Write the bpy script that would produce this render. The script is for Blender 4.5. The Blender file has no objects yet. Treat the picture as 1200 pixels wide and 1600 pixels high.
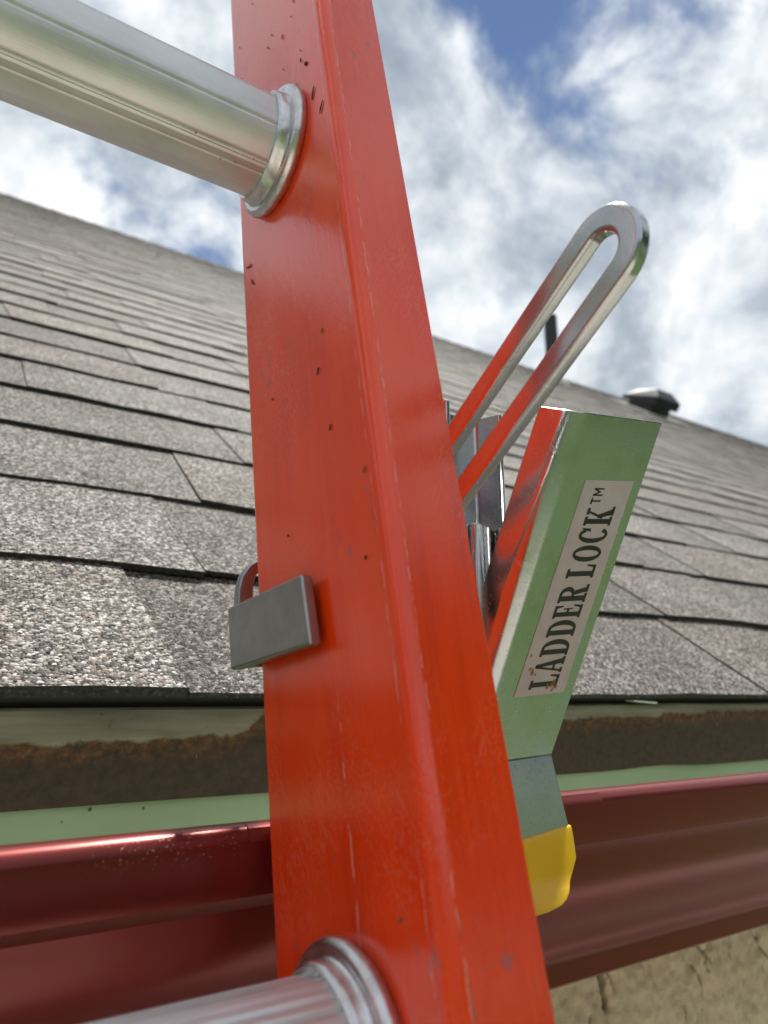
import bpy, bmesh, math, random
from mathutils import Vector, Matrix, noise
rad = math.radians
random.seed(7)
SC = bpy.context.scene
COL = SC.collection

# ------------------------------------------------------------------ camera, sky, sun, exposure
# All measures below are metres from the camera (x along the eave, y into the house, z up); H lifts them above the lawn.
H = 2.75
OFF = Vector((0, 0, H))
PITCH, YAW = rad(14.31), rad(33.30)
fwd = Vector((math.sin(YAW) * math.cos(PITCH), math.cos(YAW) * math.cos(PITCH), math.sin(PITCH)))
rgt = Vector((math.cos(YAW), -math.sin(YAW), 0))
upv = rgt.cross(fwd)
cam_d = bpy.data.cameras.new('camera')
cam = bpy.data.objects.new('camera', cam_d)
COL.objects.link(cam)
m = Matrix((rgt, upv, -fwd)).transposed().to_4x4()
m.translation = OFF
cam.matrix_world = m
cam_d.sensor_fit = 'VERTICAL'
cam_d.sensor_height = 36
cam_d.sensor_width = 27
cam_d.lens = 36 * 1132 / 1600
cam_d.clip_start = 0.01
cam_d.clip_end = 2000
cam_d.dof.use_dof = True
cam_d.dof.focus_distance = 0.285
cam_d.dof.aperture_fstop = 12.5
SC.camera = cam

SUN_EL, SUN_AZ = 65, 50           # azimuth from +Y towards +X
world = bpy.data.worlds.new('World')
SC.world = world
world.use_nodes = True
wn = world.node_tree
wn.nodes.clear()


class NT:
    """tiny node-tree writer"""
    def __init__(s, tree): s.t = tree
    def n(s, typ, ins=None, **kw):
        nd = s.t.nodes.new(typ)
        for k, v in kw.items(): setattr(nd, k, v)
        for k, v in (ins or {}).items(): s.set(nd.inputs[k], v)
        return nd
    def set(s, sock, v):
        if isinstance(v, bpy.types.NodeSocket): s.t.links.new(v, sock)
        elif isinstance(v, bpy.types.Node): s.t.links.new(v.outputs[0], sock)
        else: sock.default_value = v
    def math(s, op, a, b=0.0, c=0.0, clamp=False):
        nd = s.n('ShaderNodeMath', {0: a, 1: b, 2: c}, operation=op, use_clamp=clamp)
        return nd.outputs[0]
    def vmath(s, op, a, b=(0, 0, 0), out=0):
        nd = s.n('ShaderNodeVectorMath', {0: a, 1: b}, operation=op)
        return nd.outputs[out]
    def noise(s, vec, scale, detail=4, rough=.5, dist=0.0, out=0, dim='3D'):
        nd = s.n('ShaderNodeTexNoise', {'Vector': vec, 'Scale': scale, 'Detail': detail, 'Roughness': rough, 'Distortion': dist})
        return nd.outputs[out]
    def voro(s, vec, scale, feature='F1', rnd=1.0):
        return s.n('ShaderNodeTexVoronoi', {'Vector': vec, 'Scale': scale, 'Randomness': rnd}, feature=feature)
    def ramp(s, fac, stops, interp='LINEAR'):
        nd = s.n('ShaderNodeValToRGB', {0: fac})
        cr = nd.color_ramp
        cr.interpolation = interp
        while len(cr.elements) < len(stops): cr.elements.new(0.5)
        for e, (p, c) in zip(cr.elements, stops):
            e.position = p
            e.color = (*c, 1) if not isinstance(c, (int, float)) else (c, c, c, 1)
        return nd.outputs[0]
    def step(s, v, lo, hi, a=0.0, b=1.0):
        nd = s.n('ShaderNodeMapRange', {0: v, 1: lo, 2: hi, 3: a, 4: b}, interpolation_type='SMOOTHSTEP')
        return nd.outputs[0]
    def mix(s, fac, a, b, blend='MIX'):
        nd = s.n('ShaderNodeMix', data_type='RGBA', blend_type=blend)
        s.set(nd.inputs[0], fac)
        s.set(nd.inputs[6], a if not isinstance(a, tuple) else (*a, 1))
        s.set(nd.inputs[7], b if not isinstance(b, tuple) else (*b, 1))
        return nd.outputs[2]
    def scalev(s, vec, sc):
        nd = s.n('ShaderNodeMapping', {'Vector': vec, 'Scale': sc})
        return nd.outputs[0]
    def bump(s, h, strength, dist, normal=None):
        nd = s.n('ShaderNodeBump', {'Height': h, 'Strength': strength, 'Distance': dist})
        if normal is not None: s.set(nd.inputs['Normal'], normal)
        return nd.outputs[0]


def sky():
    N = NT(wn)
    d = N.n('ShaderNodeTexCoord').outputs['Generated']
    d = N.vmath('NORMALIZE', d)
    sk = N.n('ShaderNodeTexSky', sky_type='NISHITA', sun_disc=False, sun_elevation=rad(SUN_EL), sun_rotation=rad(SUN_AZ),
             air_density=0.8, altitude=2500, dust_density=0.1, ozone_density=1.0)
    big = N.noise(N.vmath('ADD', d, (3.1, 7.4, 1.9)), 2.6, 3, .5, .2)
    det = N.noise(N.vmath('ADD', d, (1.3, 0.2, 5.1)), 7.0, 9, .62, .25)
    dens = N.math('ADD', N.math('MULTIPLY', big, .75), N.math('MULTIPLY', N.math('ADD', det, .07), 1.05))
    # where the clouds open and close (directions in the sky)
    def lobe(v, sharp, amp):
        dt = N.vmath('DOT_PRODUCT', d, Vector(v).normalized(), out=1)
        return N.math('MULTIPLY', N.math('POWER', N.math('MAXIMUM', dt, 0.0), sharp), amp)
    for v, sh, a in SKY_LOBES:
        dens = N.math('ADD', dens, lobe(v, sh, a))
    cover = N.step(dens, .66, .98)
    sh1 = N.noise(N.vmath('ADD', d, (9.3, 2.2, 4.4)), 5.0, 8, .58, .3)
    sh2 = N.math('ADD', N.math('MULTIPLY', sh1, .80), N.math('MULTIPLY', det, .45))
    ccol = N.ramp(sh2, [(.46, (.27, .32, .39)), (.57, (.44, .50, .57)), (.66, (.70, .75, .80)), (.76, (1.0, 1.0, 1.0))])
    thick = N.step(dens, .98, 1.25, 1.0, 0.93)
    b1 = N.n('ShaderNodeBackground', {'Color': sk.outputs[0], 'Strength': .05})
    b2 = N.n('ShaderNodeBackground', {'Color': ccol, 'Strength': N.math('MULTIPLY', thick, 0.40)})
    mx = N.n('ShaderNodeMixShader', {0: cover, 1: b1.outputs[0], 2: b2.outputs[0]})
    out = N.n('ShaderNodeOutputWorld', {0: mx.outputs[0]})


SKY_LOBES = [((.470, .455, .757), 190, -.38), ((.19, .79, .58), 70, -.26), ((.62, .36, .70), 300, -.16),
             ((.40, .62, .68), 90, .12), ((.66, .62, .42), 16, .20), ((-.33, .72, .61), 12, .34)]
sky()

sun_d = bpy.data.lights.new('sun', 'SUN')
sun = bpy.data.objects.new('sun', sun_d)
COL.objects.link(sun)
sun_d.energy = 2.4
sun_d.angle = rad(5)
sun_d.color = (1, .95, .87)
sv = Vector((math.sin(rad(SUN_AZ)) * math.cos(rad(SUN_EL)), math.cos(rad(SUN_AZ)) * math.cos(rad(SUN_EL)), math.sin(rad(SUN_EL))))
sun.rotation_euler = sv.to_track_quat('Z', 'Y').to_euler()
sun.location = OFF + sv * 30

SC.render.engine = 'CYCLES'
SC.view_settings.view_transform = 'Standard'
SC.view_settings.look = 'None'
SC.view_settings.exposure = 1.55
SC.view_settings.gamma = 1
SC.view_settings.use_curve_mapping = False
SC.cycles.max_bounces = 8
SC.cycles.use_denoising = True

# ------------------------------------------------------------------ materials


def mat(name, build):
    mt = bpy.data.materials.new(name)
    mt.use_nodes = True
    t = mt.node_tree
    t.nodes.clear()
    N = NT(t)
    bs = N.n('ShaderNodeBsdfPrincipled')
    out = N.n('ShaderNodeOutputMaterial', {0: bs.outputs[0]})
    def S(**kw):
        for k, v in kw.items():
            k = {'color': 'Base Color', 'rough': 'Roughness', 'metal': 'Metallic', 'normal': 'Normal', 'spec': 'Specular IOR Level',
                 'coat': 'Coat Weight', 'coat_rough': 'Coat Roughness', 'aniso': 'Anisotropic'}.get(k, k)
            N.set(bs.inputs[k], (*v, 1) if isinstance(v, tuple) and len(v) == 3 and k == 'Base Color' else v)
    build(N, S)
    return mt


def objco(N): return N.n('ShaderNodeTexCoord').outputs['Object']
def worldco(N): return N.n('ShaderNodeNewGeometry').outputs['Position']


def m_fibreglass(N, S):
    p = objco(N)
    sep = N.n('ShaderNodeSeparateXYZ', {0: p})
    x, y, z = sep.outputs
    streak = N.noise(N.scalev(p, (700, 700, 25)), 1.0, 6, .6)
    blot = N.noise(N.scalev(p, (38, 38, 9)), 1.0, 5, .6)
    col = N.ramp(N.math('ADD', N.math('MULTIPLY', streak, .30), N.math('MULTIPLY', blot, .70)),
                 [(.30, (.66, .034, .003)), (.50, (.84, .052, .004)), (.70, (.88, .075, .009))])
    # chalky scuffing: fine short hairlines in all directions
    def hair(sc, rot, lo, hi, off):
        mp = N.n('ShaderNodeMapping', {'Vector': p, 'Rotation': rot, 'Location': off})
        nz = N.noise(N.scalev(mp.outputs[0], sc), 1.0, 2, .5, .6)
        return N.step(nz, lo, hi)
    h = hair((1700, 1700, 170), (.6, 0, 0), .60, .65, (0, 0, 0))
    h = N.math('MAXIMUM', h, hair((1500, 1500, 140), (-.8, .5, 0), .60, .65, (3, 1, 4)))
    h = N.math('MAXIMUM', h, hair((1600, 1600, 80), (.08, -.5, 0), .60, .65, (5, 7, 2)))
    mask = N.step(N.noise(p, 26, 4, .6), .42, .66)
    h = N.math('MULTIPLY', h, mask)
    # worn lines running beside the rounded front edge
    wob = N.math('MULTIPLY', N.math('SUBTRACT', N.noise(N.scalev(p, (0, 0, 90)), 1.0, 5, .7), .5), .0030)
    brk = N.step(N.noise(N.scalev(p, (300, 300, 160)), 1.0, 4, .7), .43, .56)
    brk2 = N.step(N.noise(N.scalev(p, (1, 1, 30)), 1.0, 3, .6), .40, .55)
    def line(v, at, wd):
        return N.step(N.math('ABSOLUTE', N.math('SUBTRACT', N.math('ADD', v, wob), at)), wd * .35, wd, 1.0, 0.0)
    e1 = N.math('MULTIPLY', line(y, RAIL_WORN_Y, .00034), N.step(x, XW + .0010, XW + .0002))
    e2 = N.math('MULTIPLY', line(x, RAIL_WORN_X, .00036), N.step(y, RAIL_FRONT + .001, RAIL_FRONT + .0002))
    ln = N.math('MULTIPLY', N.math('MULTIPLY', N.math('MAXIMUM', e1, e2), brk), brk2)
    # two long dragged scratches low on the web
    sc1 = N.math('MULTIPLY', line(y, -.0085, .00055), N.step(z, RAIL_Z - .02, RAIL_Z + .01))
    sc1 = N.math('MULTIPLY', N.math('MULTIPLY', sc1, N.step(z, RAIL_Z + .065, RAIL_Z + .045)), brk)
    sc1 = N.math('MULTIPLY', sc1, N.step(x, XW + .001, XW + .0002))
    wear = N.math('MAXIMUM', N.math('MULTIPLY', h, .17), N.math('MULTIPLY', N.math('MAXIMUM', ln, sc1), .62), clamp=True)
    col = N.mix(wear, col, (.74, .38, .30))
    # grey-violet smears of old sealant
    sm = N.noise(N.scalev(p, (190, 190, 75)), 1.0, 5, .65, .4)
    sm = N.math('MULTIPLY', N.step(sm, .60, .68), N.step(N.noise(p, 17, 2), .50, .60))
    col = N.mix(N.math('MULTIPLY', sm, .55), col, (.17, .11, .12))
    dots = N.voro(p, 120)
    dd = N.math('MULTIPLY', N.step(dots.outputs['Distance'], .035, .075, 1.0, 0.0), N.step(N.n('ShaderNodeSeparateColor', {0: dots.outputs['Color']}).outputs[0], .80, .83))
    col = N.mix(N.math('MULTIPLY', dd, .75), col, (.03, .01, .008))
    hgt = N.math('ADD', N.noise(N.scalev(p, (520, 520, 210)), 1.0, 4, .65, 1.2), N.math('MULTIPLY', streak, .45))
    rough = N.math('ADD', N.math('ADD', .11, N.math('MULTIPLY', blot, .08)), N.math('MULTIPLY', wear, .18))
    nb = N.bump(hgt, .09, .0010)
    nb = N.bump(N.math('MULTIPLY', h, -1.0), .10, .0003, nb)
    S(color=col, rough=rough, normal=nb, IOR=1.62)


def m_alu(N, S):
    p = objco(N)
    br = N.noise(N.scalev(p, (12, 1800, 1800)), 1.0, 3, .6)
    bl = N.noise(N.scalev(p, (25, 60, 60)), 1.0, 5, .6)
    col = N.ramp(bl, [(.25, (.52, .51, .50)), (.5, (.66, .66, .655)), (.72, (.76, .765, .77))])
    dots = N.voro(p, 170)
    dd = N.math('MULTIPLY', N.step(dots.outputs['Distance'], .05, .09, 1.0, 0.0), N.step(N.n('ShaderNodeSeparateColor', {0: dots.outputs['Color']}).outputs[0], .86, .88))
    col = N.mix(N.math('MULTIPLY', dd, .8), col, (.05, .045, .04))
    S(color=col, metal=.72, rough=N.math('ADD', .32, N.math('MULTIPLY', bl, .18)), normal=N.bump(br, .22, .0003))


def m_collar(N, S):
    p = objco(N)
    bl = N.noise(p, 240, 5, .65)
    col = N.ramp(bl, [(.3, (.50, .50, .49)), (.65, (.72, .72, .72))])
    S(color=col, metal=1.0, rough=N.math('ADD', .20, N.math('MULTIPLY', bl, .22)), normal=N.bump(bl, .22, .0006))


def m_zinc(N, S):
    p = objco(N)
    sp = N.noise(p, 900, 4, .7)
    bl = N.noise(p, 45, 4, .6)
    mp = N.n('ShaderNodeMapping', {'Vector': p, 'Rotation': (.5, .4, .3)})
    scr = N.step(N.noise(N.scalev(mp.outputs[0], (900, 900, 40)), 1.0, 3, .6), .64, .70)
    col = N.ramp(bl, [(.3, (.42, .455, .44)), (.5, (.50, .51, .50)), (.7, (.46, .50, .54))])
    dk = N.step(N.noise(p, 210, 6, .72), .63, .74)
    col = N.mix(N.math('MULTIPLY', dk, .35), col, (.20, .19, .16))
    S(color=col, metal=1.0, rough=N.math('ADD', N.math('ADD', .13, N.math('MULTIPLY', scr, .2)), N.math('MULTIPLY', bl, .16)), normal=N.bump(bl, .10, .0015, N.bump(sp, .07, .0003)))


def m_dullsteel(N, S):
    p = objco(N)
    bl = N.noise(p, 160, 5, .6)
    col = N.ramp(bl, [(.3, (.30, .315, .31)), (.7, (.37, .385, .38))])
    S(color=col, metal=1.0, rough=.36, normal=N.bump(N.noise(p, 1400, 3, .7), .06, .0003))


def m_yellow(N, S):
    p = objco(N)
    bl = N.noise(p, 80, 4, .6)
    S(color=N.ramp(bl, [(.3, (.60, .37, .003)), (.7, (.68, .44, .006))]), rough=.34, spec=.45, normal=N.bump(N.noise(p, 160, 3, .5), .08, .001))


def m_label(N, S):
    p = objco(N)
    bl = N.noise(p, 120, 5, .6)
    col = N.ramp(bl, [(.3, (.40, .36, .35)), (.7, (.46, .42, .41))])
    S(color=col, rough=.5)


def m_ink(N, S): S(color=(.012, .013, .012), rough=.5)
def m_stain(N, S):
    bl = N.noise(objco(N), 500, 4, .7)
    S(color=N.ramp(bl, [(.35, (.10, .04, .01)), (.65, (.38, .22, .07))]), rough=.8)


def m_maroon(N, S):
    p = worldco(N)
    bl = N.noise(N.scalev(p, (4, 14, 30)), 1.0, 4, .6)
    col = N.ramp(bl, [(.3, (.150, .017, .014)), (.7, (.19, .023, .019))])
    # scuffed patch where ladders have been leaned on the lip
    sep = N.n('ShaderNodeSeparateXYZ', {0: p})
    dx = N.step(N.math('ABSOLUTE', N.math('SUBTRACT', sep.outputs[0], .075)), .030, .012, 0.0, 1.0)
    dz = N.math('MULTIPLY', N.step(sep.outputs[2], H - .050, H - .043), N.step(sep.outputs[2], H - .0395, H - .0415))
    sc = N.step(N.noise(p, 900, 4, .7), .60, .66)
    ww = N.math('MULTIPLY', N.math('MULTIPLY', dx, dz), sc)
    col = N.mix(N.math('MULTIPLY', ww, .8), col, (.55, .36, .26))
    S(color=col, rough=N.math('ADD', .30, N.math('MULTIPLY', ww, .4)), metal=.55, coat=.15, coat_rough=.15, normal=N.bump(N.noise(N.scalev(p, (15, 60, 60)), 1.0, 2), .10, .002))


def m_sage(N, S):
    p = worldco(N)
    bl = N.noise(N.scalev(p, (14, 30, 40)), 1.0, 5, .6)
    dots = N.voro(p, 90)
    dd = N.math('MULTIPLY', N.step(dots.outputs['Distance'], .05, .10, 1.0, 0.0), N.step(N.n('ShaderNodeSeparateColor', {0: dots.outputs['Color']}).outputs[0], .72, .75))
    col = N.mix(dd, N.ramp(bl, [(.3, (.30, .375, .24)), (.7, (.35, .435, .29))]), (.08, .09, .06))
    S(color=col, rough=.4)


def m_drip(N, S):
    p = worldco(N)
    sep = N.n('ShaderNodeSeparateXYZ', {0: p})
    n1 = N.noise(p, 55, 7, .66)
    n2 = N.noise(p, 260, 5, .65)
    zz = N.math('ADD', sep.outputs[2], N.math('MULTIPLY', N.math('SUBTRACT', n1, .5), .012))
    edge = N.math('ADD', H - .0195, N.math('MULTIPLY', N.math('SUBTRACT', sep.outputs[0], .05), .018))
    bare = N.math('SUBTRACT', zz, edge)
    # rust climbs higher next to the ladder
    climb = N.math('MULTIPLY', N.step(N.math('ABSOLUTE', N.math('SUBTRACT', sep.outputs[0], .172)), .010, .036, 1.0, 0.0), .013)
    bare = N.math('SUBTRACT', bare, climb)
    rust = N.ramp(n2, [(.30, (.035, .019, .013)), (.48, (.095, .040, .018)), (.62, (.18, .072, .024)), (.74, (.28, .125, .04))])
    deep = N.ramp(n2, [(.3, (.036, .021, .016)), (.7, (.085, .045, .028))])
    rust = N.mix(N.step(bare, -.011, -.001), deep, rust)
    clean = N.ramp(N.noise(N.scalev(p, (18, 18, 160)), 1.0, 5, .6), [(.3, (.19, .165, .115)), (.55, (.28, .25, .185)), (.75, (.38, .345, .27))])
    spots = N.step(N.noise(p, 120, 6, .7), .62, .70)
    clean = N.mix(N.math('MULTIPLY', spots, .6), clean, (.12, .055, .02))
    col = N.mix(N.step(bare, -.0012, .0012), rust, clean)
    fleck = N.math('MULTIPLY', N.step(N.noise(N.scalev(p, (260, 260, 120)), 1.0, 2, .5), .735, .765), .6)
    col = N.mix(fleck, col, (.30, .25, .20))
    S(color=col, rough=.72, normal=N.bump(n2, .35, .0012))


def shingle_build(attr):
    def b(N, S):
        p = worldco(N)
        if attr:
            at = N.n('ShaderNodeAttribute', attribute_name='tint').outputs['Color']
        else:
            at = N.n('ShaderNodeObjectInfo').outputs['Color']
        tn = N.n('ShaderNodeSeparateColor', {0: at})
        val, hue = tn.outputs[0], tn.outputs[1]
        v = N.voro(p, 640)
        rc = N.n('ShaderNodeSeparateColor', {0: v.outputs['Color']})
        big = N.noise(p, 16, 5, .65)
        k = N.math('ADD', rc.outputs[0], N.math('ADD', N.math('MULTIPLY', N.math('SUBTRACT', big, .5), .62), N.math('MULTIPLY', N.math('SUBTRACT', N.noise(p, 75, 4, .7), .5), .35)))
        col = N.ramp(k, [(.04, (.030, .027, .026)), (.28, (.095, .087, .077)), (.52, (.19, .174, .152)), (.74, (.36, .335, .295)), (.90, (.56, .535, .49)), (.985, (.74, .73, .70))])
        warm = N.mix(N.step(rc.outputs[1], .72, .86), col, (.34, .215, .14))
        col = N.mix(.30, col, warm)
        col = N.mix(1.0, col, N.mix(hue, (1.0, .975, .945), (.92, .965, 1.02)), 'MULTIPLY')
        br = N.n('ShaderNodeVectorMath', {0: col, 3: N.math('MULTIPLY', val, 2.0)}, operation='SCALE').outputs[0]
        hgt = N.math('SUBTRACT', 1.0, v.outputs['Distance'])
        nb = N.bump(hgt, .7, .0012)
        nb2 = N.n('ShaderNodeVectorMath', {0: N.vmath('SUBTRACT', v.outputs['Color'], (.5, .5, .5)), 3: .55}, operation='SCALE').outputs[0]
        nrm = N.vmath('NORMALIZE', N.vmath('ADD', nb, nb2))
        S(color=br, rough=N.math('ADD', N.math('MULTIPLY', N.step(rc.outputs[2], .03, .05), .45), .35), spec=.35, normal=nrm)
    return b


def m_asphaltcut(N, S):
    p = worldco(N)
    n2 = N.noise(p, 400, 4, .7)
    S(color=N.ramp(n2, [(.35, (.018, .016, .016)), (.58, (.05, .046, .044)), (.72, (.18, .165, .155))]), rough=.75, normal=N.bump(n2, .5, .001))


def m_stucco(N, S):
    p = worldco(N)
    n1 = N.noise(p, 60, 6, .65)
    n2 = N.noise(p, 700, 4, .7)
    col = N.ramp(N.math('ADD', N.math('MULTIPLY', n1, .6), N.math('MULTIPLY', n2, .4)), [(.32, (.50, .40, .275)), (.52, (.68, .56, .40)), (.70, (.76, .65, .48))])
    pits = N.step(N.noise(N.scalev(p, (330, 330, 200)), 1.0, 4, .7), .64, .72)
    col = N.mix(N.math('MULTIPLY', pits, .6), col, (.16, .12, .08))
    ck = N.n('ShaderNodeAttribute', attribute_name='crevice').outputs['Fac']
    col = N.mix(N.math('MULTIPLY', N.step(ck, .30, 1.0), .62), col, (.045, .033, .024))
    S(color=col, rough=.9, normal=N.bump(n2, .6, .0014))


def m_black(N, S): S(color=(.012, .012, .013), rough=.5)
def m_paleflash(N, S): S(color=(.55, .52, .48), rough=.6)
def m_rubber(N, S): S(color=(.02, .02, .02), rough=.8)
def m_roofdeck(N, S): S(color=(.06, .055, .05), rough=.9)


def m_lawn(N, S):
    p = worldco(N)
    n = N.noise(p, 1.3, 8, .7)
    S(color=N.ramp(n, [(.3, (.048, .085, .028)), (.6, (.075, .125, .042)), (.8, (.13, .155, .065))]), rough=.9)


def m_concrete(N, S):
    n = N.noise(worldco(N), 6, 8, .7)
    S(color=N.ramp(n, [(.3, (.38, .36, .32)), (.7, (.50, .475, .43))]), rough=.9)


def m_leaf(N, S):
    n = N.noise(worldco(N), 1.2, 3, .6)
    S(color=N.ramp(n, [(.3, (.045, .10, .024)), (.7, (.10, .17, .042))]), rough=.6)


def m_bark(N, S): S(color=(.10, .075, .055), rough=.9)
def m_grass(N, S):
    n = N.noise(objco(N), 250, 2)
    S(color=N.ramp(n, [(.42, (.035, .015, .012)), (.52, (.07, .085, .02)), (.62, (.16, .14, .03))]), rough=.8)
def m_rustspot(N, S): S(color=(.28, .09, .03), rough=.9)
def m_white(N, S): S(color=(.75, .74, .72), rough=.4)


# ladder numbers (metres): plane of the web, front and back of the rail measured square to it
TH = rad(12.25)
LD = Vector((0, math.sin(TH), math.cos(TH)))
MD = Vector((0, math.cos(TH), -math.sin(TH)))
XW, XF, MF, MB, MC = .1027, .1298, .1407, .2272, .184
L0 = -2.774
RAIL_FRONT = MF - MC
RAIL_WORN_Y = MF - MC + .0060
RAIL_WORN_X = XW + .0042
RAIL_Z = -L0 - .02

MAT = {k: mat(n, f) for k, n, f in [
    ('fibre', 'red_fibreglass', m_fibreglass), ('alu', 'brushed_aluminium', m_alu), ('collar', 'swaged_aluminium', m_collar),
    ('zinc', 'zinc_plated_steel', m_zinc), ('dull', 'dull_zinc', m_dullsteel), ('yellow', 'yellow_vinyl', m_yellow), ('label', 'silver_label', m_label),
    ('ink', 'black_ink', m_ink), ('stain', 'brown_stain', m_stain), ('maroon', 'maroon_paint', m_maroon), ('sage', 'sage_lining', m_sage),
    ('drip', 'rusty_drip_metal', m_drip), ('shingle', 'shingle_granules', shingle_build(False)), ('shingle_far', 'shingle_granules_far', shingle_build(True)),
    ('cut', 'asphalt_cut', m_asphaltcut), ('stucco', 'beige_stucco', m_stucco), ('black', 'black_metal', m_black), ('flash', 'pale_flashing', m_paleflash),
    ('rubber', 'rubber', m_rubber), ('deck', 'roof_deck', m_roofdeck), ('lawn', 'lawn_grass', m_lawn), ('concrete', 'bounce_concrete', m_concrete), ('leaf', 'tree_leaf', m_leaf), ('bark', 'bark', m_bark),
    ('grass', 'dry_grass', m_grass), ('rust', 'rust_spot', m_rustspot), ('white', 'white_metal', m_white)]}

# ------------------------------------------------------------------ mesh helpers


def empty(name, loc, rot=(0, 0, 0), **props):
    o = bpy.data.objects.new(name, None)
    COL.objects.link(o)
    o.location = loc
    o.rotation_euler = rot
    o.empty_display_size = .05
    for k, v in props.items(): o[k] = v
    return o


def world_of(o):
    M = Matrix.LocRotScale(o.location, o.rotation_euler, o.scale)
    return (world_of(o.parent) @ M) if o.parent else M


def obj(name, bm, material, parent=None, local=False, smooth=35, bevel=0, label=None, segs=2, wnorm=False, **props):
    """link bm as one mesh; its verts are in camera metres unless local"""
    if bevel:
        bmesh.ops.remove_doubles(bm, verts=bm.verts, dist=1e-6)
        es = [e for e in bm.edges if len(e.link_faces) == 2 and e.calc_face_angle(0) > rad(38)]
        bmesh.ops.bevel(bm, geom=es, offset=bevel, segments=segs, affect='EDGES', profile=.5, clamp_overlap=True)
    bmesh.ops.recalc_face_normals(bm, faces=bm.faces)
    if not local:
        bmesh.ops.translate(bm, verts=bm.verts, vec=OFF)
        if parent is not None:
            bm.transform(world_of(parent).inverted())
    me = bpy.data.meshes.new(name)
    bm.to_mesh(me)
    bm.free()
    mats = material if isinstance(material, (list, tuple)) else [material]
    for x in mats: me.materials.append(MAT[x])
    if smooth:
        me.polygons.foreach_set('use_smooth', [True] * len(me.polygons))
        me.set_sharp_from_angle(angle=rad(smooth))
    o = bpy.data.objects.new(name, me)
    COL.objects.link(o)
    if parent is not None: o.parent = parent
    if (bevel or wnorm) and smooth:
        wm = o.modifiers.new('weighted', 'WEIGHTED_NORMAL'); wm.keep_sharp = True; wm.weight = 100
    if label: o['label'] = label
    for k, v in props.items(): o[k] = v
    return o


def loft(bm, rings, closed=True, cap=True, mi=0):
    vs = [[bm.verts.new(p) for p in r] for r in rings]
    n = len(vs[0])
    for a, b in zip(vs[:-1], vs[1:]):
        for i in range(n if closed else n - 1):
            j = (i + 1) % n
            f = bm.faces.new((a[i], a[j], b[j], b[i]))
            f.material_index = mi
    if cap and closed:
        bm.faces.new(list(reversed(vs[0]))).material_index = mi
        bm.faces.new(vs[-1]).material_index = mi
    return vs


def box8(bm, pts, mi=0):
    """pts: 4 bottom, 4 top"""
    v = [bm.verts.new(p) for p in pts]
    for f in ((3, 2, 1, 0), (4, 5, 6, 7), (0, 1, 5, 4), (1, 2, 6, 5), (2, 3, 7, 6), (3, 0, 4, 7)):
        bm.faces.new([v[i] for i in f]).material_index = mi


def box(bm, a, b, mi=0):
    (x0, y0, z0), (x1, y1, z1) = a, b
    box8(bm, [(x0, y0, z0), (x1, y0, z0), (x1, y1, z0), (x0, y1, z0), (x0, y0, z1), (x1, y0, z1), (x1, y1, z1), (x0, y1, z1)], mi)


def slab(bm, pts, vec, mi=0):
    """polygon pts extruded by vec"""
    loft(bm, [[Vector(p) for p in pts], [Vector(p) + Vector(vec) for p in pts]], mi=mi)


def along_x(bm, prof, x0, x1, n=1, closed=True, mi=0, wob=None):
    rings = []
    for i in range(n + 1):
        x = x0 + (x1 - x0) * i / n
        rings.append([(x, *(wob(x, k, p) if wob else p)) for k, p in enumerate(prof)])
    return loft(bm, rings, closed, mi=mi)


def arc(cx, cy, r, a0, a1, n):
    return [(cx + r * math.cos(rad(a0 + (a1 - a0) * i / n)), cy + r * math.sin(rad(a0 + (a1 - a0) * i / n))) for i in range(n + 1)]


def strip_solid(line, t):
    """2D polyline -> closed profile of thickness t on its left side"""
    out = []
    for i, p in enumerate(line):
        a = Vector(line[max(i - 1, 0)]); b = Vector(line[min(i + 1, len(line) - 1)])
        d = (b - a).normalized()
        out.append((p[0] - d.y * t, p[1] + d.x * t))
    return list(line) + out[::-1]


# ------------------------------------------------------------------ ground, added bounce slab and trees behind the viewer
bm = bmesh.new()
v = [bm.verts.new(p) for p in ((-400, -400, -H), (400, -400, -H), (400, 400, -H), (-400, 400, -H))]
bm.faces.new(v)
obj('lawn', bm, 'lawn', kind='structure')

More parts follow.
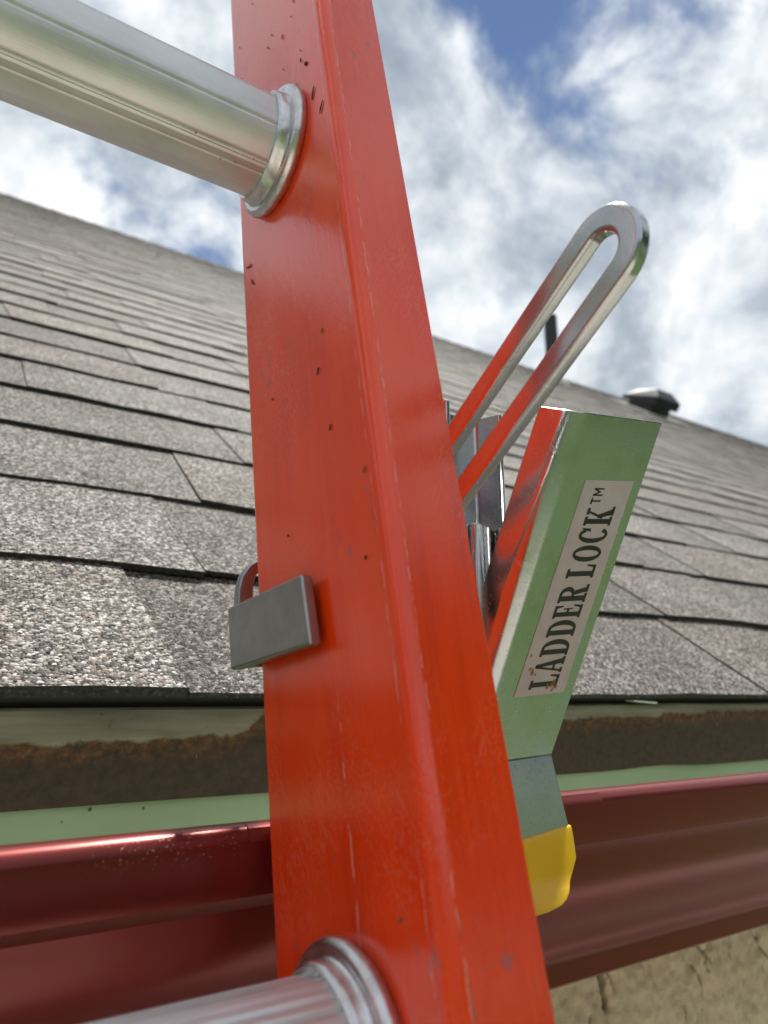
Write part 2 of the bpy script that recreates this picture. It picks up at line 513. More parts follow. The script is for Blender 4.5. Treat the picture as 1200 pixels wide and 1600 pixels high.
bm = bmesh.new()  # unseen pale slab, added to bounce warm light up onto wall, rail and rungs
loft(bm, [[(-9, -1.3, -H + .004), (30, -1.3, -H + .004), (30, .36, -H + .004), (-9, .36, -H + .004)], [(-9, -1.3, -H + .05), (30, -1.3, -H + .05), (30, .36, -H + .05), (-9, .36, -H + .05)]])
loft(bm, [[(-9, -4.3, -H + .004), (1.7, -4.3, -H + .004), (1.7, -1.301, -H + .004), (-9, -1.301, -H + .004)], [(-9, -4.3, -H + .05), (1.7, -4.3, -H + .05), (1.7, -1.301, -H + .05), (-9, -1.301, -H + .05)]])
obj('bounce_slab', bm, 'concrete', kind='structure', smooth=0)
bm = bmesh.new()
for k in range(28):
    ang = rad(-205 + k * 8.2) + random.uniform(-.05, .05)
    tall = -70 < math.degrees(ang) < -25
    R = 13.5 if tall else random.uniform(16, 20)
    cx, cy = R * math.cos(ang), R * math.sin(ang) - 1
    h = 11.5 if tall else random.uniform(6.0, 7.5)
    rings = [[(cx + r * math.cos(t * math.pi / 4), cy + r * math.sin(t * math.pi / 4), z) for t in range(8)] for z, r in ((-H, .22), (-H + h * .35, .15), (-H + h * .75, .06))]
    loft(bm, rings, mi=1)
    for i in range(2600 if tall else 1200):
        u = Vector((random.gauss(0, 1), random.gauss(0, 1), random.gauss(0, 1))).normalized() * (random.random() ** .45)
        lump = .75 + .5 * noise.noise(u * 2 + Vector((k * 3, 0, 0)))
        c = Vector((cx, cy, -H + h * .60)) + Vector((u.x * 2.5, u.y * 2.5, u.z * h * .44)) * lump
        a = Vector((random.gauss(0, 1), random.gauss(0, 1), random.gauss(0, 1))).normalized()
        b = a.orthogonal().normalized()
        s = random.uniform(.10, .26)
        q = [bm.verts.new(c + w) for w in (a * s, b * s * .6, -a * s, -b * s * .6)]
        bm.faces.new(q)
obj('tree_line', bm, ['leaf', 'bark'], kind='stuff', smooth=0)

# ------------------------------------------------------------------ house
EY, EZ = .335, -.001                   # eave edge of the shingles
PA = rad(35.5)
EXP = .1240
NC = 48
S_UP = Vector((0, math.cos(PA), math.sin(PA)))
S_N = Vector((0, -math.sin(PA), math.cos(PA)))
HX0, HX1 = -3.0, 24.0
house = empty('house', OFF + Vector((HX0 + 1, .36, -H)), label='beige stucco house with brown-grey shingle roof and maroon gutter', category='house')


def rp(x, s, h): return Vector((x, EY, EZ)) + S_UP * s + S_N * h


# walls: a big plain body, and the textured stucco skin that stands in front of it under the gutter
RY = EY + NC * EXP * math.cos(PA)
bm = bmesh.new()
WY = .3640
box(bm, (HX0 + .1, WY + .012, -H), (HX1 - .1, 2 * RY - WY, -.075))
gz = EZ + (RY - EY) * math.tan(PA) - .15
for gx0, gx1 in ((HX0 + .1, HX0 + .3), (HX1 - .3, HX1 - .1)):
    slab(bm, [(gx0, .50, -.0745), (gx0, RY, gz), (gx0, 2 * RY - .50, -.0745)], (gx1 - gx0, 0, 0))
x0, x1, z0, z1, st = .12, .80, -.42, -.078, .0017
nx, nz = int((x1 - x0) / st), int((z1 - z0) / st)
CR = [((.395, -.150), (.400, -.156), (.398, -.165), (.4045, -.176), (.407, -.1915)),]


def crackd(x, z, pl, w):
    b = 9
    for (ax, az), (bx, bz) in zip(pl[:-1], pl[1:]):
        dx, dz = bx - ax, bz - az
        t = max(0, min(1, ((x - ax) * dx + (z - az) * dz) / (dx * dx + dz * dz)))
        b = min(b, math.hypot(x - ax - t * dx, z - az - t * dz))
    return b


rc = random.Random(5)
for i in range(46):
    px, pz = rc.uniform(.20, .75), rc.uniform(-.36, -.10)
    pl = [(px, pz)]
    sl = rc.uniform(-.7, .25)
    for j in range(rc.randint(3, 6)):
        px += -sl * .007 + rc.uniform(-.003, .003); pz -= rc.uniform(.004, .008)
        pl.append((px, pz))
    CR.append(tuple(pl))
boxes = [(min(p[0] for p in c) - .004, max(p[0] for p in c) + .004, min(p[1] for p in c) - .004, max(p[1] for p in c) + .004) for c in CR]
grid = []
ckl = bm.verts.layers.float.new('crevice')
for j in range(nz + 1):
    row = []
    for i in range(nx + 1):
        x, z = x0 + i * st, z0 + j * st
        d = noise.noise(Vector((x * 60, 0, z * 35))) * .0026 + noise.noise(Vector((x * 190, 4, z * 120))) * .0022 + noise.noise(Vector((x * 420, 8, z * 380))) * .0011
        g = 0
        for c, bb in zip(CR, boxes):
            if bb[0] < x < bb[1] and bb[2] < z < bb[3]:
                wd = .0019 if c is CR[0] else .0009 + .0007 * noise.noise(Vector((x * 90, 1, z * 90)))
                q = crackd(x, z, c, wd)
                if q < wd * 2: g = max(g, (1 - q / (wd * 2)) * (.0075 if c is CR[0] else .0035))
        vv = bm.verts.new((x, WY - .004 - d + g, z)); vv[ckl] = min(1, g / .0030)
        row.append(vv)
    grid.append(row)
for j in range(nz):
    for i in range(nx):
        bm.faces.new((grid[j][i], grid[j][i + 1], grid[j + 1][i + 1], grid[j + 1][i]))
obj('wall', bm, 'stucco', house, smooth=60)

# fascia board behind gutter and drip edge
bm = bmesh.new()
box(bm, (HX0, .3500, -.150), (HX1, .3590, -.012))
obj('fascia', bm, 'drip', house)

# drip edge: nail flange on the deck, upright face with a shallow bead, wavy lower hem
bm = bmesh.new()


def dripz(x):
    t = -.1310 - .0105 * max(0, min(1, (x - .20) / .22)) + .0009 * math.sin(x * 19) + .0016 * math.exp(-((x - .455) / .035) ** 2) * 3.2
    return t * .3445


DP = [(.3440, -.0058), (.3432, -.0120), (.3430, -.0180), (.3440, -.0195), (.3442, -.0330), (.3442, None), (.3452, None), (.3453, -.0330), (.3452, -.0190), (.3442, -.0178), (.3444, -.0120), (.3455, -.0046)]


def dwob(x, k, p):
    y = p[0] + .0006 * math.sin(x * 31 + k * .2) * (1 if k in (3, 4, 5, 6, 7, 8) else .4)
    return (y, p[1] if p[1] is not None else dripz(x))


along_x(bm, DP, HX0, HX1, 1350, wob=dwob)
obj('drip_edge', bm, 'drip', house, label='rusty metal drip edge under the lowest shingles')

# K-style gutter: maroon outside, sage lining inside
LY, LZ = .2260, -.0400                 # front of the lip
GP = ([(LY + .0105, LZ - .0062), (LY + .0105, LZ - .0014), (LY + .0092, LZ - .0002), ] +
      [(LY + .0052 + .0052 * math.cos(rad(a)), LZ - .0045 + .0045 * math.sin(rad(a))) for a in (95, 110, 125, 140, 155, 170, 182)] +
      [(LY + .0002, LZ - .0085), (LY + .0005, LZ - .0165), (LY + .0014, LZ - .0195), (LY + .0040, LZ - .0218), (LY + .0062, LZ - .0240), (LY + .0072, LZ - .0275)] +
      [(LY + .0080, LZ - .0340), (LY + .0105, LZ - .0410), (LY + .0150, LZ - .0490), (LY + .0205, LZ - .0560), (LY + .0255, LZ - .0620), (LY + .0285, LZ - .0675), (LY + .0300, LZ - .0715)] +
      [(LY + .0318, LZ - .0735), (LY + .0345, LZ - .0745), (LY + .0355, LZ - .0760), (LY + .0358, LZ - .0845), (LY + .0366, LZ - .0853), (.3470, LZ - .0850), (.3485, LZ - .0840), (.3485, -.0200)])


def gwob(x, k, p):
    return (p[0] + .0006 * math.sin(x * 7 + k * .15), p[1] + .0004 * math.sin(x * 5 + 1))


bm = bmesh.new()
along_x(bm, strip_solid(GP, -.0007), HX0, HX1, 160, wob=gwob)
gut = obj('gutter', bm, 'maroon', house, label='glossy maroon metal gutter along the eave', smooth=28)
bm = bmesh.new()
lin = [(y + (.0014 if i < len(GP) - 4 else 0), z + .0012) for i, (y, z) in enumerate(GP[13:-3])] + [(.3455, LZ - .0835), (.3462, LZ - .0820), (.3462, -.0230)]
along_x(bm, strip_solid(lin, -.0004), HX0, HX1, 160, wob=gwob)
obj('gutter_lining', bm, 'sage', gut, label='pale sage green lining inside the gutter')
# lap seam of two gutter lengths beside the ladder
bm = bmesh.new()
sub = GP[2:9]
sub = [(y - .0007, z + (.0006 if i < 4 else 0)) for i, (y, z) in enumerate(sub)]
along_x(bm, strip_solid(sub, -.0005), .0985, .260, 2)
obj('seam_lap', bm, 'maroon', gut, smooth=28)

# roof deck (front and rear slope) with the shingles on it
bm = bmesh.new()
box8(bm, [rp(HX0, .01, -.016), rp(HX1, .01, -.016), rp(HX1, NC * EXP, -.016), rp(HX0, NC * EXP, -.016),
          rp(HX0, .01, -.004), rp(HX1, .01, -.004), rp(HX1, NC * EXP, -.004), rp(HX0, NC * EXP, -.004)])
RZ = EZ + NC * EXP * math.sin(PA)
box8(bm, [(HX0, RY + .012, RZ - .02), (HX1, RY + .012, RZ - .02), (HX1, 2 * RY - EY, EZ - .02), (HX0, 2 * RY - EY, EZ - .02),
          (HX0, RY + .012, RZ + .002), (HX1, RY + .012, RZ + .002), (HX1, 2 * RY - EY, EZ + .002), (HX0, 2 * RY - EY, EZ + .002)])
roof = obj('roof', bm, 'deck', house, label='pitched roof of laminated brown-grey shingles')
bm = bmesh.new()
along_x(bm, [((rp(0, s, h)).y, (rp(0, s, h)).z) for s, h in ((.0075, -.0038), (.12, -.0038), (.12, .0004), (.0080, .0004))], HX0, HX1, 500,
        wob=lambda x, k, p: (p[0] + .0012 * noise.noise(Vector((x * 40, k, 0))), p[1] + .0006 * noise.noise(Vector((x * 30, 5, k)))))
obj('starter_strip', bm, 'cut', roof)

rs = random.Random(21)


def tab_bm(bm, xa, xb, s0, th, lift, sla, slb, jit, tint=None, lay=None):
    """one shingle tab: butt at s0, running under the next course; sides slant by sla / slb"""
    s1 = s0 + EXP + .035
    pts = []
    n = 5 if tint is None else 3
    ev = [s0 + rs.uniform(-jit, jit) for _ in range(n + 1)]
    for top in (0, 1):
        lo, hi = [], []
        for i in range(n + 1):
            f = i / n
            x = xa + (xb - xa) * f
            xt = (xa + sla) + (xb + slb - xa - sla) * f
            lo.append(rp(x, ev[i], lift + (th if top else 0) + (rs.uniform(-.0004, .0004) if top else 0)))
            hi.append(rp(xt, s1, .0002 + (th * .8 if top else 0)))
        pts.append((lo, hi))
    vb = [[bm.verts.new(p) for p in r] for r in pts[0]]
    vt = [[bm.verts.new(p) for p in r] for r in pts[1]]
    fs = []
    for i in range(n):
        fs.append(bm.faces.new((vt[0][i], vt[0][i + 1], vt[1][i + 1], vt[1][i])))
        f = bm.faces.new((vb[0][i], vb[0][i + 1], vt[0][i + 1], vt[0][i])); f.material_index = 1; fs.append(f)
    f = bm.faces.new((vb[0][0], vt[0][0], vt[1][0], vb[1][0])); f.material_index = 1; fs.append(f)
    f = bm.faces.new((vb[0][n], vb[1][n], vt[1][n], vt[0][n])); f.material_index = 1; fs.append(f)
    if lay is not None:
        for f in fs:
            for l in f.loops: l[lay] = (*tint, 1)


FIX = {0: [-.30, -.10, .1125, .335, .590, .74], 1: [-.25, -.06, .150, .262, .447, .60, .80], 2: [-.2, .02, .178, .37, .49, .71]}
count = 0
far = bmesh.new()
lay = far.loops.layers.float_color.new('tint')
for n in range(NC):
    s0 = n * EXP - (.0045 if n else 0)
    y = EY + s0 * math.cos(PA)
    xa = max(HX0, -.35 - .55 * y)
    xe = min(HX1, .55 + 2.45 * y)
    cuts = list(FIX.get(n, []))
    x = cuts[-1] if cuts else xa
    if not cuts: cuts = [xa]
    while x < xe:
        x += rs.choice((.12, .16, .20, .25, .30, .36)) * rs.uniform(.9, 1.15)
        cuts.append(x)
    for i, (a, b) in enumerate(zip(cuts[:-1], cuts[1:])):
        hi = (i + n) % 2 == 0
        th = .0044 if hi else .0030
        if n > 14: th -= .0008
        val = rs.uniform(.215, .300) + (.025 if hi else -.03)
        hue = rs.random()
        sl = .022
        sa, sb = (-sl if hi else sl), (sl if hi else -sl)
        sa, sb = rs.uniform(-.012, .008), rs.uniform(-.012, .008)
        if n == 0 and i == 1: val, hue, th = .36, .60, .0058
        if n == 0 and i == 2: val, hue, th = .19, .35, .0026
        if n == 0 and i == 1: sb = -.016
        
        if i > 0: sa = prev_sb
        prev_sb = sb
        gap = .0007 if hi else .0002
        lift = (.0042 if n < 10 else .0032) + rs.uniform(-.0005, .0006) if n else .0004
        near = count < 300 and n < 24 and (-.05 + .02 * y) < b and a < .12 + 1.95 * y
        if near:
            bm = bmesh.new()
            tab_bm(bm, a + gap, b - gap, s0, th, lift, sa, sb, .0020)
            o = obj('shingle', bm, ['shingle', 'cut'], roof, smooth=0)
            o.color = (val, hue, 0, 1)
            count += 1
        else:
            tab_bm(far, a + gap, b - gap, s0, th, lift, sa, sb, .0022, (val, hue, 0), lay)
obj('shingle_field', far, ['shingle_far', 'shingle_far'], roof, smooth=0, kind='stuff')
# ridge caps, bent pieces along the ridge
bm = bmesh.new()
lay = bm.loops.layers.float_color.new('tint')
x = HX0
while x < HX1:
    w = .145
    y0, zt = RY, EZ + NC * EXP * math.sin(PA)
    pr = []
    for xx, lf in ((x, .012), (x + w + .03, .004)):
        pr.append([(xx, y0 - .11, zt - .0785 + lf), (xx, y0 - .03, zt - .020 + lf), (xx, y0 + .02, zt + .004 + lf), (xx, y0 + .14, zt - .08 + lf),
                   (xx, y0 + .14, zt - .083 + lf), (xx, y0 + .02, zt + .001 + lf), (xx, y0 - .03, zt - .023 + lf), (xx, y0 - .11, zt - .0815 + lf)])
    k0 = len(bm.faces)
    loft(bm, pr)
    bm.faces.ensure_lookup_table()
    tv = random.uniform(.25, .32)
    for f in bm.faces[k0:]:
        for l in f.loops: l[lay] = (tv, .4, 0, 1)
    x += w
obj('ridge_cap', bm, 'shingle_far', roof, smooth=0)

# plumbing pipe and box vent near the ridge
def roofz(y): return EZ + (y - EY) * math.tan(PA)


py_, px_ = 4.3, 4.70
bm = bmesh.new()
zt = roofz(py_) + .65
loft(bm, [[(px_ + r * math.cos(t * math.pi / 10), py_ + r * math.sin(t * math.pi / 10), z) for t in range(20)] for z, r in ((roofz(py_) - .1, .062), (zt, .062), (zt + .004, .058), (zt - .05, .052))])
pipe = obj('vent_pipe', bm, 'black', house, label='black plumbing pipe standing near the ridge')
bm = bmesh.new()
loft(bm, [[(px_ - .015 + r * math.cos(t * math.pi / 10), py_ + r * math.sin(t * math.pi / 10), roofz(py_) + z - (.0 if r < .08 else .0) + r * math.sin(t * math.pi / 10) * math.tan(PA)) for t in range(20)]
          for z, r in ((-.02, .15), (.015, .15), (.07, .085), (.12, .068))])
obj('pipe_boot', bm, 'flash', pipe)

vy, vx = 4.0, 5.62
bm = bmesh.new()


def vp(x, s, h):
    return Vector((vx, vy, roofz(vy))) + Vector((x, 0, 0)) + S_UP * s + S_N * h


box8(bm, [vp(-.30, -.26, .006), vp(.30, -.26, .006), vp(.30, .26, .006), vp(-.30, .26, .006), vp(-.30, -.26, .014), vp(.30, -.26, .014), vp(.30, .26, .014), vp(-.30, .26, .014)])
vent = obj('roof_vent', bm, 'flash', house, label='black box vent on the roof near the ridge')
bm = bmesh.new()
loft(bm, [[vp(-.13, -.13, .013), vp(.13, -.13, .013), vp(.13, .15, .013), vp(-.13, .15, .013)],
          [vp(-.13, -.13, .10), vp(.13, -.13, .10), vp(.13, .15, .06), vp(-.13, .15, .06)]])
obj('vent_throat', bm, 'black', vent)
bm = bmesh.new()
loft(bm, [[vp(-.17, -.18, .09), vp(.17, -.18, .09), vp(.17, .22, .05), vp(-.17, .22, .05)],
          [vp(-.17, -.18, .17), vp(.17, -.18, .17), vp(.17, .22, .08), vp(-.17, .22, .08)],
          [vp(-.11, -.08, .235), vp(.11, -.08, .235), vp(.10, .15, .17), vp(-.10, .15, .17)]])
obj('vent_hood', bm, 'black', vent, bevel=.008, smooth=0)

# ------------------------------------------------------------------ ladder
base = OFF + LD * L0 + MD * MC
ladder = empty('extension_ladder', base, (-TH, 0, 0), label='orange-red fibreglass ladder with aluminium rungs leaning on the gutter', category='ladder')
TOP = 1.25 - L0


def rail_prof():
    r, t = .0046, .0042
    y0, y1 = MF - MC, MB - MC
    o = [(XF, y0 + .0008), (XF - .0008, y0)] + [(XW + r - r * math.sin(rad(a)), y0 + r - r * math.cos(rad(a))) for a in range(0, 91, 10)]
    o += [(XW + r - r * math.cos(rad(a)), y1 - r + r * math.sin(rad(a))) for a in range(0, 91, 10)]
    o += [(XF - .0008, y1), (XF, y1 - .0008), (XF, y1 - t), (XW + t + .002, y1 - t), (XW + t, y1 - t - .002), (XW + t, y0 + t + .002), (XW + t + .002, y0 + t), (XF, y0 + t)]
    return o


def rail(xm=None):
    bm = bmesh.new()
    pf = rail_prof()
    if xm is not None: pf = [(2 * xm - x, y) for x, y in pf]
    loft(bm, [[(x, y, z) for x, y in pf] for z in (.06, 1.0, 2.0, 3.0, TOP)])
    return bm


LXM = XW - .203
obj('rail', rail(), 'fibre', ladder, local=True, smooth=40, wnorm=True)
obj('rail', rail(LXM), 'fibre', ladder, local=True, smooth=40, wnorm=True)
XL = 2 * LXM - XW

# rung: tube with flats and grip grooves
def rung_profile():
    pts = []
    R = .0197
    grooves = [66, 80, 94, 107, 118, 128, 138, 150, 205, 246, 251, 262, 12, 330]
    N = 240
    for i in range(N):
        a = 360 * i / N
        r = R
        for fc, dp in ((90, .0012), (180, .0009), (270, .0008), (0, .0008)):    # four soft flats
            d = abs((a - fc + 180) % 360 - 180)
            if d < 36: r = min(r, (R - dp) / math.cos(rad(d)))
        for g in grooves:
            d = abs((a - g + 180) % 360 - 180)
            w_ = 3.4 if 60 < g < 155 else 2.2
            if d < w_: r -= (.0007 if 60 < g < 155 else .00040) * (1 - d / w_)
        pts.append((r * math.cos(rad(a)), r * math.sin(rad(a))))
    return pts


RP = rung_profile()
bm = bmesh.new()
loft(bm, [[(x, y, z) for y, z in RP] for x in (XL - .008, (XL + XW) / 2, XW + .008)], cap=False)
rung0 = obj('rung', bm, 'alu', ladder, local=True, smooth=30)
CP = [(.0000, .0252), (-.0012, .0263), (-.0028, .0266), (-.0042, .0261), (-.0050, .0250), (-.0052, .0239), (-.0049, .0230), (-.0052, .0223), (-.0062, .0220), (-.0078, .0219), (-.0092, .0215), (-.0098, .0208), (-.0095, .0201), (-.0095, .0188)]


def collar(xc, sgn):
    bm = bmesh.new()
    for i, (dx, r) in enumerate(CP): pass
    rings = []
    for dx, r in CP:
        ring = []
        for k in range(72):
            a = 2 * math.pi * k / 72
            rr = r + (.0004 * noise.noise(Vector((math.cos(a) * 3, math.sin(a) * 3, dx * 900))) if .0205 < r < .0232 else 0)
            ring.append((xc + sgn * dx, rr * math.cos(a), rr * math.sin(a) * .985))
        rings.append(ring)
    loft(bm, rings, cap=False)
    return bm


collar_r = obj('collar', collar(XW - .0001, 1), 'collar', rung0, local=True, smooth=50)
collar_l = obj('collar', collar(XL + .0001, -1), 'collar', rung0, local=True, smooth=50)
A1, PIT = .2612, .3065
k = 0
for i in range(-1, 9):
    z = A1 - i * PIT - L0
    if z < .12: continue
    if k == 0:
        r, cs = rung0, ()
    else:
        r = rung0.copy(); COL.objects.link(r); r.parent = ladder
        for c0 in (collar_r, collar_l):
            c = c0.copy(); COL.objects.link(c); c.parent = r
    r.location = (0, 0, z)
    k += 1
for s, x in ((1, XW), (-1, XL)):
    bm = bmesh.new()
    xx = (x - .006, XF + .006) if s > 0 else (2 * LXM - XF - .006, x + .006)
    box(bm, (xx[0], MF - MC - .012, -.002), (xx[1], MB - MC + .012, .10))
    obj('foot', bm, 'rubber', ladder, local=True, bevel=.004)

# ------------------------------------------------------------------ ladder lock
lock = empty('ladder_lock', OFF + Vector((.19, .24, -.03)), label='zinc-plated ladder lock bracket with slotted handle, name plate and yellow tip', category='ladder bracket')
SCL = .915
P_TR = Vector((.2589, .1775, .1136)) * SCL
P_CR = Vector((.2491, .2430, -.0252)) * SCL
P_CL = Vector((.2228, .2457, -.0271)) * SCL
P_YR = Vector((.2480, .2341, -.0537)) * SCL * 1.034
P_YL = Vector((.2196, .2352, -.0567)) * SCL * 1.034
DV = P_TR - P_CR
DL = DV.length
CV = Vector((.2130, .1827, .1101)) - Vector((.2589, .1775, .1136))     # towards the bend
CW = CV.length * SCL
CV.normalize()
PN = Vector((-.07, -.9, -.42)).normalized()


def pl(c, d, n=0.0):                    # c from the right edge, d from the crease up, n out of the face
    return P_CR + CV * c + DV * (d / DL) + PN * n


T = .0026
RB = .0085
BA = 72
bend = [(CW - RB * .5 + RB * math.sin(rad(a)), -RB + RB * math.cos(rad(a))) for a in range(0, BA + 1, 8)]
bi = [(CW - RB * .5 + (RB - T) * math.sin(rad(a)), -RB + (RB - T) * math.cos(rad(a))) for a in range(BA, -1, -8)]
fl = (math.cos(rad(BA)) * .0095, -math.sin(rad(BA)) * .0095)
outer = [(0, 0), (CW - RB * .5 - .002, 0)] + bend + [(bend[-1][0] + fl[0], bend[-1][1] + fl[1])]
inn = [(bi[0][0] + fl[0], bi[0][1] + fl[1])] + bi + [(0, -T)]
bm = bmesh.new()
prof = outer + inn
rings = [[pl(c, d, n) for c, n in prof] for d in (.0005, .06, DL)]
loft(bm, rings)
# lower tongue, bent back out over the gutter lip
n2 = (P_CL - P_CR).cross(P_YR - P_CR).normalized()
if n2.y > 0: n2 = -n2
w0, w1 = P_CL + (P_CL - P_CR) * .9, P_YL + (P_YL - P_YR) * .9
loft(bm, [[pl(0, .0006), pl(CW - .010, .0006), pl(CW - .010, .0006, -T), pl(0, .0006, -T)],
          [P_CR, w0, w0 + Vector((0, T * 1.05, 0)), P_CR + Vector((0, T * 1.05, 0))],
          [P_YR, w1, w1 - n2 * T, P_YR - n2 * T]])
plate = obj('name_plate', bm, 'zinc', lock, bevel=.0005, segs=2, smooth=14)

# yellow dipped tip
low = [(.2491, .2341 + .0004, -.0527), (.2484, .2330, -.0567), (.2471, .2308, -.0650), (.2456, .2300, -.0677), (.2431, .2295, -.0697), (.2410, .2290, -.0722), (.2389, .2285, -.0743),
       (.2374, .2282, -.0759), (.2345, .2279, -.0780), (.2310, .2277, -.0795), (.2228, .2276, -.0808), (.1990, .2281, -.0822), (.1960, .2340, -.0590), (.2196, .2352, -.0563)]
low = [Vector(p) * SCL * (1.034 - .010 * min(1, max(0, (-.0540 - p[2]) / .02))) + n2 * .0012 for p in low]
bm = bmesh.new()
rows = []
for k, t_, o_ in ((0, 0, 0), (1, .06, .0), (2, .30, .0), (4, .50, .0), (5, .62, .0), (6, .70, .0010), (7, .78, .0017), (8, .88, .0024), (9, .95, .0028), (10, 1.0, .0030)):
    Lp = low[13].lerp(low[11], t_)
    ov = Vector((0, -o_, 0))
    rows.append([Lp + ov, low[k] + ov, low[k] + ov - n2 * .0055, Lp + ov - n2 * .0055])
loft(bm, rows)
obj('yellow_tip', bm, 'yellow', lock, bevel=.0009, segs=3, smooth=50)

# name label on the plate with its lettering
LB = [Vector(p) * SCL for p in ((.2188, .2337, -.0003), (.2455, .2305, .0021), (.2520, .1894, .0892), (.2257, .1928, .0863))]   # BL BR TR TL


def lab(u, v, n):                       # u along the text, v up the letters (to the left)
    a = LB[1].lerp(LB[2], u); b = LB[0].lerp(LB[3], u)
    return a.lerp(b, v) + PN * n


bm = bmesh.new()
slab(bm, [lab(0, 0, .00004), lab(1, 0, .00004), lab(1, 1, .00004), lab(0, 1, .00004)], PN * .00015)
obj('label', bm, 'label', plate, smooth=0)


def glyph(ch):
    """quads in a unit-height box; returns (quads, width)"""
    Q = []
    def R(x0, y0, x1, y1): Q.append([(x0, y0), (x1, y0), (x1, y1), (x0, y1)])
    def P(*p): Q.append(list(p))
    def ring(cx, cy, rx, ry, ix, iy, a0, a1, n=20):
        for i in range(n):
            A, B = rad(a0 + (a1 - a0) * i / n), rad(a0 + (a1 - a0) * (i + 1) / n)
            P((cx + rx * math.cos(A), cy + ry * math.sin(A)), (cx + rx * math.cos(B), cy + ry * math.sin(B)),
              (cx + ix * math.cos(B), cy + iy * math.sin(B)), (cx + ix * math.cos(A), cy + iy * math.sin(A)))
    s = .10
    if ch == 'L':
        R(.0, .0, .58, s); R(.0, 1 - s, .40, 1); R(.08, s, .30, 1 - s); P((.46, s), (.58, s), (.60, .34), (.53, .34)); return Q, .62
    if ch == 'A':
        P((.06, s), (.16, s), (.38, 1), (.28, 1)); P((.44, s), (.68, s), (.44, 1), (.28, 1)); R(.18, .30, .52, .39)
        R(0, 0, .24, s); R(.38, 0, .76, s); return Q, .76
    if ch == 'D':
        R(0, 0, .34, s); R(0, 1 - s, .34, 1); R(.07, s, .28, 1 - s)
        ring(.32, .5, .38, .5, .17, .40, -90, 90); return Q, .72
    if ch == 'E':
        R(0, 0, .60, s); R(0, 1 - s, .58, 1); R(.07, s, .28, 1 - s); R(.28, .46, .44, .55); P((.40, .34), (.46, .34), (.46, .67), (.40, .67))
        P((.47, s), (.60, s), (.62, .34), (.56, .34)); P((.45, 1 - s), (.58, 1 - s), (.58, .70), (.53, .70)); return Q, .64
    if ch == 'R':
        R(0, 0, .38, s); R(0, 1 - s, .36, 1); R(.07, s, .28, 1 - s); ring(.33, .735, .33, .265, .14, .165, -90, 90); R(.28, .47, .36, .56)
        P((.32, .47), (.50, .49), (.62, s), (.42, s)); R(.42, 0, .74, s); return Q, .74
    if ch == 'O':
        ring(.36, .5, .36, .52, .15, .42, 0, 360, 36); return Q, .74
    if ch == 'C':
        ring(.36, .5, .36, .52, .15, .42, 42, 322, 30); P((.50, .62), (.64, .66), (.66, .98), (.56, .90)); return Q, .68
    if ch == 'K':
        R(0, 0, .38, s); R(0, 1 - s, .38, 1); R(.07, s, .28, 1 - s); P((.28, .38), (.38, .38), (.62, 1 - s), (.52, 1 - s)); R(.46, 1 - s, .74, 1)
        P((.30, .54), (.44, .60), (.68, s), (.44, s)); R(.42, 0, .80, s); return Q, .80
    if ch == 'T':
        R(.27, 0, .45, 1); R(0, .82, .72, 1); return Q, .78
    if ch == 'M':
        R(0, 0, .16, 1); R(.64, 0, .80, 1); P((.16, 1), (.16, .66), (.40, .2), (.40, .56)); P((.64, 1), (.64, .66), (.40, .2), (.40, .56)); return Q, .84
    return Q, .3


bm = bmesh.new()
spots = [('L', .030, .098), ('A', .103, .180), ('D', .186, .268), ('D', .277, .358), ('E', .365, .430), ('R', .437, .522), ('L', .552, .618), ('O', .628, .706), ('C', .714, .786), ('K', .795, .882)]
for ch, u0, u1 in spots:
    q, w = glyph(ch)
    for f in q:
        bm.faces.new([bm.verts.new(lab(u0 + (u1 - u0) * x / w, .205 + .560 * y, .00025)) for x, y in f])
for ch, u0, u1 in (('T', .892, .925), ('M', .930, .968)):
    q, w = glyph(ch)
    for f in q:
        bm.faces.new([bm.verts.new(lab(u0 + (u1 - u0) * x / w, .565 + .20 * y, .00025)) for x, y in f])
obj('lettering', bm, 'ink', plate, smooth=0)
bm = bmesh.new()
for (u, v), sz in (((.035, .40), .0022), ((.05, .30), .0026), ((.035, .22), .0018), ((.115, .80), .0022), ((.13, .86), .0014), ((.10, .72), .0012), ((.195, .93), .0010), ((.02, .27), .0016)):
    n = 9
    c = lab(u, v, .0003)
    e1 = (LB[2] - LB[1]).normalized(); e2 = (LB[0] - LB[1]).normalized()
    bm.faces.new([bm.verts.new(c + (e1 * math.cos(2 * math.pi * i / n) * 1.5 + e2 * math.sin(2 * math.pi * i / n) * .8) * sz * .5 * random.uniform(.5, 1.2)) for i in range(n)])
obj('stain', bm, 'stain', plate, smooth=0)

# slotted handle, a flat bar loop in an x-plane leaning out towards the yard
HA = Vector((0, -.836, .548)).normalized(); HB = Vector((0, .548, .836)).normalized()
HXF = .1500


def hp(a, b, n=0.0): return Vector((HXF + n, 0, 0)) + HA * a + HB * b


def loop_pts(bc, ro, a_end, a_start, nseg=18):
    ac = a_end - ro
    return [(a_start, bc + ro)] + [(ac + ro * math.sin(rad(t)), bc + ro * math.cos(rad(t))) for t in [180 * i / nseg for i in range(nseg + 1)]] + [(a_start, bc - ro)]


